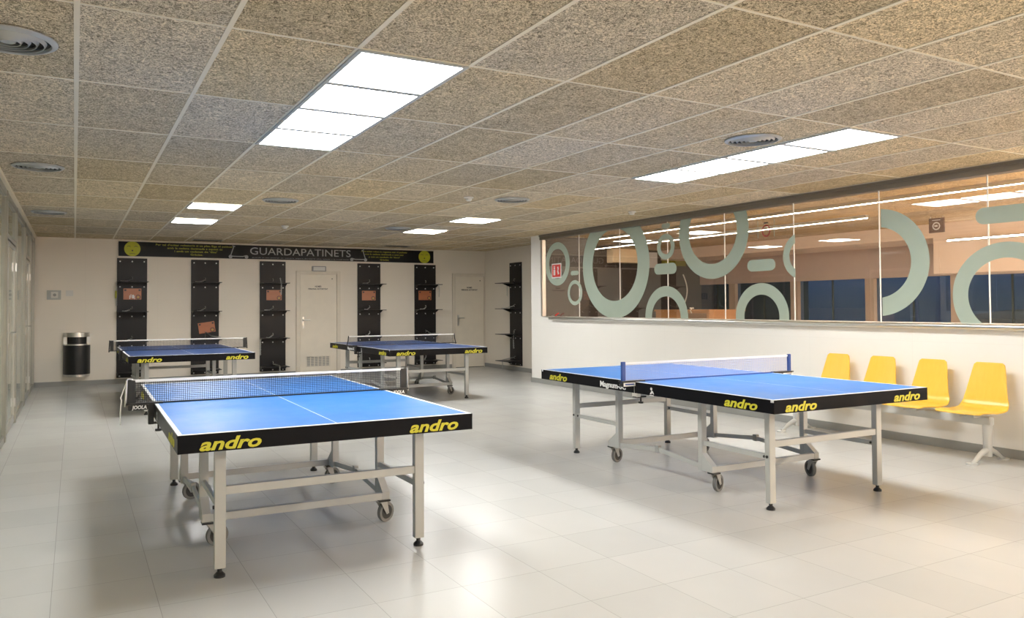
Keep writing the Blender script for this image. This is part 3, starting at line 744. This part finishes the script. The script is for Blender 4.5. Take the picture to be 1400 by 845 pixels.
# ------------------------------------------------------------------ table tennis tables
def make_table(label):
    t = thing('table_tennis_table', label, 'table', group='table tennis tables')
    hw, hl, g = .7625, 1.37, .004
    for s in (-1, 1):
        y0, y1 = (g, hl) if s > 0 else (-hl, -g)
        MB().box(-hw, hw, y0, y1, .742, .76).build('tabletop', m_top, t, bevel=.0015)
        a = MB(); yo = s*hl; yi = s*(hl-.028)
        ya, yb2 = min(yo,yi), max(yo,yi); e = .0025
        a.box(-hw-e, hw+e, ya-(e if s < 0 else 0), yb2+(e if s > 0 else 0), .672, .7415)
        ym0, ym1 = (g, yi) if s > 0 else (yi, -g)
        a.box(-hw-e, -hw+.025, ym0, ym1, .672, .7415).box(hw-.025, hw+e, ym0, ym1, .672, .7415)
        ap = a.build('apron', m_apron, t)
        a = MB()
        a.box(-hw-.003, hw+.003, *( (yo, yo+.003) if s > 0 else (yo-.003, yo) ), .7415, .7585)
        a.box(-hw-.003, -hw, ym0, ym1, .7415, .7585).box(hw, hw+.003, ym0, ym1, .7415, .7585)
        a.build('edge_band', m_apron, t)
        for q in (-1, 1):
            text('logo', 'andro', .082, m_yel, (q*.53, s*(hl+e+.0008), .706), '-y' if s < 0 else '+y', ap, .28, .0022, width=.285)
            text('logo', 'andro', .082, m_yel, (q*(hw+e+.0008), s*1.09, .706), '-x' if q < 0 else '+x', ap, .28, .0022, width=.285)
        # legs of this half
        for q in (-1, 1):
            lg = MB().box(q*.54-.027, q*.54+.027, s*1.13-.021, s*1.13+.021, .045, .742).build('leg', m_grey, t, bevel=.002)
            ft = MB().cyl((q*.54, s*1.13, .026), (q*.54, s*1.13, .045), .012, 12).cyl((q*.54, s*1.13, 0), (q*.54, s*1.13, .012), .028, 20).cyl((q*.54, s*1.13, .012), (q*.54, s*1.13, .026), .028, 20, .014)
            ft.build('foot', m_black, lg, smooth=True)
            MB().cyl((q*(.54+.027), s*1.13, .35), (q*(.54+.034), s*1.13, .35), .010, 8).build('bolt', m_black, lg)
            wl_ = MB().box(q*.535-.024, q*.535+.024, s*.495-.021, s*.495+.021, .145, .742).build('wheel_leg', m_grey, t, bevel=.002)
            # gusset plate at the foot of the wheel leg
            MB().prism([(s*.516, .27),(s*.516,.145),(s*.617,.145),(s*.617,.19)], 'x', q*.535-.023, q*.535+.023).build('gusset', m_grey, wl_)
            MB().box(q*.525-.035, q*.525+.035, s*.60-.03, s*.60+.03, .134, .1445).build('mount_plate', m_black, wl_)
            ca = thing('caster', None, None); ca.parent = t; ca.location = (q*.51, s*.60, 0)
            fk = MB()
            for dx in (-.020, .020): fk.prism([(-.025,.134),(.03,.134),(.046,.055),(.026,.05)], 'x', dx-.002, dx+.002)
            fk.cyl((-.024,.036,.0625),(.024,.036,.0625),.006,8).box(-.022,.022,-.028,.03,.128,.134).build('fork', m_greyd, ca)
            wh = MB()
            vs = []; nn = 32
            pr_ = [(.044,-.013),(.060,-.013),(.0625,-.007),(.0625,.007),(.060,.013),(.044,.013),(.044,-.013)]
            for k in range(nn):
                a_ = 2*PI*k/nn
                for r_, x_ in pr_: vs.append((x_, .036+r_*math.cos(a_), .0625+r_*math.sin(a_)))
            kk = len(pr_)
            wh.add(vs, [(k*kk+p_, ((k+1)%nn)*kk+p_, ((k+1)%nn)*kk+p_+1, k*kk+p_+1) for k in range(nn) for p_ in range(kk-1)])
            wh.build('tyre', m_rubber, ca, smooth=True)
            MB().cyl((-.010,.036,.0625),(.010,.036,.0625),.045,28).build('hub', m_hub, ca)
            MB().beam((q*.535, s*.51, .345), (q*.54, s*1.115, .345), .018, .034).build('side_bar', m_grey, t)
            MB().cyl((q*.525, s*1.09, .345), (q*.555, s*1.09, .345), .009, 8).build('pivot_bolt', m_black, t)
            MB().beam((q*.535, s*.475, .172), (q*.535, s*.005, .215), .018, .034).build('folding_link', m_grey, t)
            if s > 0: MB().box(q*.535-.015, q*.535+.015, -.02, .02, .19, .245).build('link_hinge', m_greyd, t)
        MB().box(-.513, .513, s*1.13-.015, s*1.13+.015, .41, .452).build('end_bar', m_grey, t, bevel=.002)
        MB().box(-.512, .512, s*.60-.016, s*.60+.016, .145, .188).build('lower_bar', m_grey, t, bevel=.002)
        MB().box(-.71, .71, s*.495-.015, s*.495+.015, .705, .741).build('under_rail', m_greyd, t)
    for q in (-1, 1):
        text('model_lettering', 'Magnum-SC', .062, m_wprint, (q*(hw+.0033), -q*.275, .706), '-x' if q < 0 else '+x', t, 0, .0018, width=.34)
        x0_, x1_ = q*(hw+.0025), q*(hw+.0036); E = lambda pts: [(-.21+a_, .70+b_) for a_, b_ in pts]
        mk = MB().cyl((x0_, -.205, .722), (x1_, -.205, .722), .011, 16)
        mk.prism(E([(-.022,-.024),(.024,-.024),(.030,-.030),(-.022,-.030)]), 'x', x0_, x1_).prism(E([(.022,-.018),(.002,.010),(-.012,.006),(-.026,-.016),(-.014,-.016),(-.006,-.004),(.004,-.018)]), 'x', x0_, x1_)
        mk.build('white_emblem', m_wprint, t)
    return t
T = [(1.207, 5.19, -.012, 'blue table tennis table nearest the camera, on the left'),
     (4.622, 4.735, -.012, 'blue table tennis table on the right, beside the yellow seats'),
     (1.352, 11.80, .003, 'blue table tennis table far left, before the first racks'),
     (4.585, 11.30, .005, 'blue table tennis table far back in the middle, before the doors')]
t0 = make_table(T[0][3])
tabs = [t0]+[copy_tree(t0) for _ in range(3)]
for o, (x, y, a, lb) in zip(tabs, T): o.location = (x, y, 0); o.rotation_euler = (0, 0, a); o['label'] = lb
CAST = [(-80, -66, -75, -80), (-72, -18, -75, -70), (20, -60, 100, -10), (-20, -70, 40, 5)]
for o, rots in zip(tabs, CAST):
    cs = [c for c in kids(o) if c.name.startswith('caster')]
    for c, a in zip(sorted(cs, key=lambda c: (c.location.y, c.location.x)), rots): c.rotation_euler = (0, 0, math.radians(a))
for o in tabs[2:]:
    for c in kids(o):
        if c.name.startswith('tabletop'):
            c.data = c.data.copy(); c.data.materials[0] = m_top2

# ------------------------------------------------------------------ nets
def make_net(label, style, loc, rz):
    t = thing('table_tennis_net', label, 'net', loc, rz, 'nets on the tables')
    hw = .895 if style != 'blue' else .91; z0, z1 = .004, .1525
    thr = m_netb if style == 'blue' else m_net
    mb = MB(); w = .0011 if style != 'blue' else .0016; st = .0125
    n = int(2*hw/st)
    for k in range(n+1):
        x = -hw+2*hw*k/n
        mb.add([(x-w,0,z0),(x+w,0,z0),(x+w,0,z1),(x-w,0,z1)], [(0,1,2,3)])
    for k in range(12):
        z = z0+(z1-.012-z0)*k/11
        mb.add([(-hw,0,z-w),(hw,0,z-w),(hw,0,z+w),(-hw,0,z+w)], [(0,1,2,3)])
    mb.build('mesh', thr, t)
    MB().box(-hw, hw, -.003, .003, z1-.015, z1).build('top_tape', m_tape, t)
    MB().box(-hw, hw, -.003, .003, z0-.003, z0+.006).build('bottom_tape', m_bluep if style == 'blue' else m_black, t)
    pm = m_bluep if style == 'blue' else m_black
    for q in (-1, 1):
        if style == 'blue':
            MB().box(q*hw-.018, q*hw+.018, -.010, .010, -.03, z1+.006).build('post', pm, t, bevel=.003)
        elif style == 'slim':
            MB().tube([(q*(hw+.0), 0, z1+.004), (q*(hw+.01), 0, .08), (q*(hw+.03), 0, -.01)], .008, 8).build('post', pm, t, smooth=True)
        else:
            MB().box(q*hw-.022, q*hw+.022, -.006, .006, z0, z1-.004).build('side_band', pm, t)
            MB().tube([(q*(hw+.026), 0, z1), (q*(hw+.034), 0, -.012)], .007, 8).build('post', m_steel if style == 'near' else pm, t, smooth=True)
        # clamp that grips the table edge
        cl = MB().box(min(q*.715,q*(hw+.03)), max(q*.715,q*(hw+.03)), -.028, .028, .001, .011)
        cl.box(min(q*.768,q*.80), max(q*.768,q*.80), -.028, .028, -.125, .001).box(min(q*.70,q*.80), max(q*.70,q*.80), -.02, .02, -.125, -.113)
        clo = cl.build('clamp', m_black, t, bevel=.002)
        if style in ('near', 'blue'):
            MB().box(min(q*.80,q*(hw+.02)), max(q*.80,q*(hw+.02)), -.024, .024, -.034, .0).build('clamp_block', m_black, clo, bevel=.004)
            if style == 'near': text('lettering', 'JOOLA', .03, m_wprint, (q*.85, -.0255, -.017), '-y', clo, .15, .001, width=.085)
            else:
                lb = MB().box(min(q*.812,q*.925), max(q*.812,q*.925), -.0255, -.024, -.031, -.003).build('white_label', m_wprint, clo)
                MB().box(min(q*.825,q*.91), max(q*.825,q*.91), -.0262, -.0255, -.021, -.011).build('dark_strip', m_bluep, lb)
                MB().box(min(q*.765,q*.803), max(q*.765,q*.803), -.032, .032, -.118, -.012).build('clamp_jaw', m_white, clo, bevel=.003)
        MB().cyl((q*.74, 0, -.165), (q*.74, 0, -.113), .006, 8).cyl((q*.74, 0, -.172), (q*.74, 0, -.158), .020, 14).build('clamp_screw', m_black, clo)
    if style == 'near':
        MB().tube([(-hw+.01,0,z1+.003),(-hw-.02,0,z1+.006),(-hw-.045,0,.09),(-hw-.06,0,.045),(-hw-.055,.0,.03),(-hw-.062,0,-.05),(-hw-.06,0,-.12)], .0035, 6).build('cord', m_tape, t, smooth=True)
    return t
make_net('black net with hanging cord on the nearest left table', 'near', (T[0][0], T[0][1], .76), T[0][2])
make_net('pale net with navy blue posts on the right front table', 'blue', (T[1][0]+.04, T[1][1], .76), T[1][2])
make_net('black net with dark side bands on the far left table', 'band', (T[2][0], T[2][1], .76), T[2][2])
make_net('net with slim slanted posts on the far middle table', 'slim', (T[3][0], T[3][1], .76), T[3][2])

# ------------------------------------------------------------------ beam bench with yellow seats
t = thing('beam_bench', 'row of four yellow plywood seats on a silver beam by the right wall', 'bench', (6.90, 4.77, 0))
MB().box(-.035, .035, -1.02, 1.05, .315, .385).build('beam', m_silver, t, bevel=.006)
for k in range(4):
    yc = 3.885+k*.505-4.77
    prof = [(.235,.835,.125),(.225,.78,.138),(.20,.68,.155),(.175,.58,.172),(.155,.50,.190),(.135,.462,.200),(.105,.437,.205),(.06,.428,.208),(-.05,.424,.210),(-.16,.432,.208),(-.24,.436,.200),(-.285,.425,.188)]
    # smooth resample
    P = []
    for a, b in zip(prof[:-1], prof[1:]):
        for q in range(3): P.append(tuple(a[z]+(b[z]-a[z])*q/3 for z in range(3)))
    P.append(prof[-1])
    vs = []; fs = []; nc = 12
    for i_, (x, z, w) in enumerate(P):
        for c in range(nc+1):
            u = -1+2*c/nc
            ww = w; zz = z; xx = x
            if i_ == 0: ww = w*.86
            if i_ == len(P)-1: ww = w*.9
            dish = .010*(u*u)
            if z > .5: xx = x-dish*.8
            else: zz = z+dish*.4
            vs.append((xx, yc+ww*u, zz))
    for i_ in range(len(P)-1):
        fs += [(i_*(nc+1)+c, i_*(nc+1)+c+1, (i_+1)*(nc+1)+c+1, (i_+1)*(nc+1)+c) for c in range(nc)]
    s = MB().add(vs, fs).build('seat', m_chair, t, smooth=True)
    sm = s.modifiers.new('thick', 'SOLIDIFY'); sm.thickness = .012; sm.offset = 0
    bv = s.modifiers.new('round', 'BEVEL'); bv.width = .004; bv.segments = 2; bv.limit_method = 'ANGLE'
    MB().box(-.16, .10, yc-.075, yc-.045, .385, .422).box(-.16, .10, yc+.045, yc+.075, .385, .422).box(-.05,.05,yc-.08,yc+.08,.383,.395).build('seat_bracket', m_silver, s)
for y in (3.79-4.77, 5.76-4.77):
    lg = MB().tube([(0,y,.325),(0,y,.05)], [.037,.034], 20).build('leg', m_silver, t, smooth=True)
    for q in (-1, 1):
        MB().tube([(0,y,.105),(q*.05,y,.098),(q*.11,y,.075),(q*.17,y,.04),(q*.21,y,.016),(q*.235,y,.012)], [.026,.024,.021,.018,.015,.012], 12).build('foot_arm', m_silver, lg, smooth=True)
        MB().cyl((q*.235,y,0),(q*.235,y,.012),.045,24).build('foot_pad', m_silver, lg, smooth=True)

# lamps that carry the room's lighting on behind the camera and deeper into the office
def area(name, loc, sx_, sy_, power, col):
    ld = bpy.data.lights.new(name, 'AREA'); ld.shape = 'RECTANGLE'; ld.size = sx_; ld.size_y = sy_; ld.energy = power; ld.color = col
    o = bpy.data.objects.new(name, ld); C.objects.link(o); o.location = loc; return o
area('ceiling_lamp', (1.5, -1.9, H-.02), .56, 2.3, 90, (1, .995, .965))
area('ceiling_lamp', (5.1, -1.9, H-.02), .56, 2.3, 90, (1, .98, .93))
area('office_lamp', (10.2, -1.5, H-.02), .6, 4.5, 1700, (1, .80, .66))
# ------------------------------------------------------------------ world and render look
sc = bpy.context.scene
w = bpy.data.worlds.new('World'); sc.world = w; w.use_nodes = True
nt = w.node_tree; nt.nodes.clear()
bg = nt.nodes.new('ShaderNodeBackground'); ow = nt.nodes.new('ShaderNodeOutputWorld')
tc = nt.nodes.new('ShaderNodeTexCoord'); sx = nt.nodes.new('ShaderNodeSeparateXYZ'); cr = nt.nodes.new('ShaderNodeValToRGB')
nt.links.new(tc.outputs['Generated'], sx.inputs[0]); nt.links.new(sx.outputs['Z'], cr.inputs[0]); nt.links.new(cr.outputs[0], bg.inputs['Color']); nt.links.new(bg.outputs[0], ow.inputs[0])
cr.color_ramp.elements[0].position = 0.0; cr.color_ramp.elements[0].color = (.03, .045, .07, 1)
cr.color_ramp.elements[1].position = .12; cr.color_ramp.elements[1].color = (.04, .10, .20, 1)
bg.inputs['Strength'].default_value = 1.0
sc.cycles.use_denoising = True
sc.cycles.max_bounces = 10; sc.cycles.diffuse_bounces = 6; sc.cycles.transparent_max_bounces = 16
sc.cycles.sample_clamp_indirect = 6.0
sc.view_settings.view_transform = 'Standard'
sc.view_settings.exposure = 0.30
sc.view_settings.gamma = 1.04
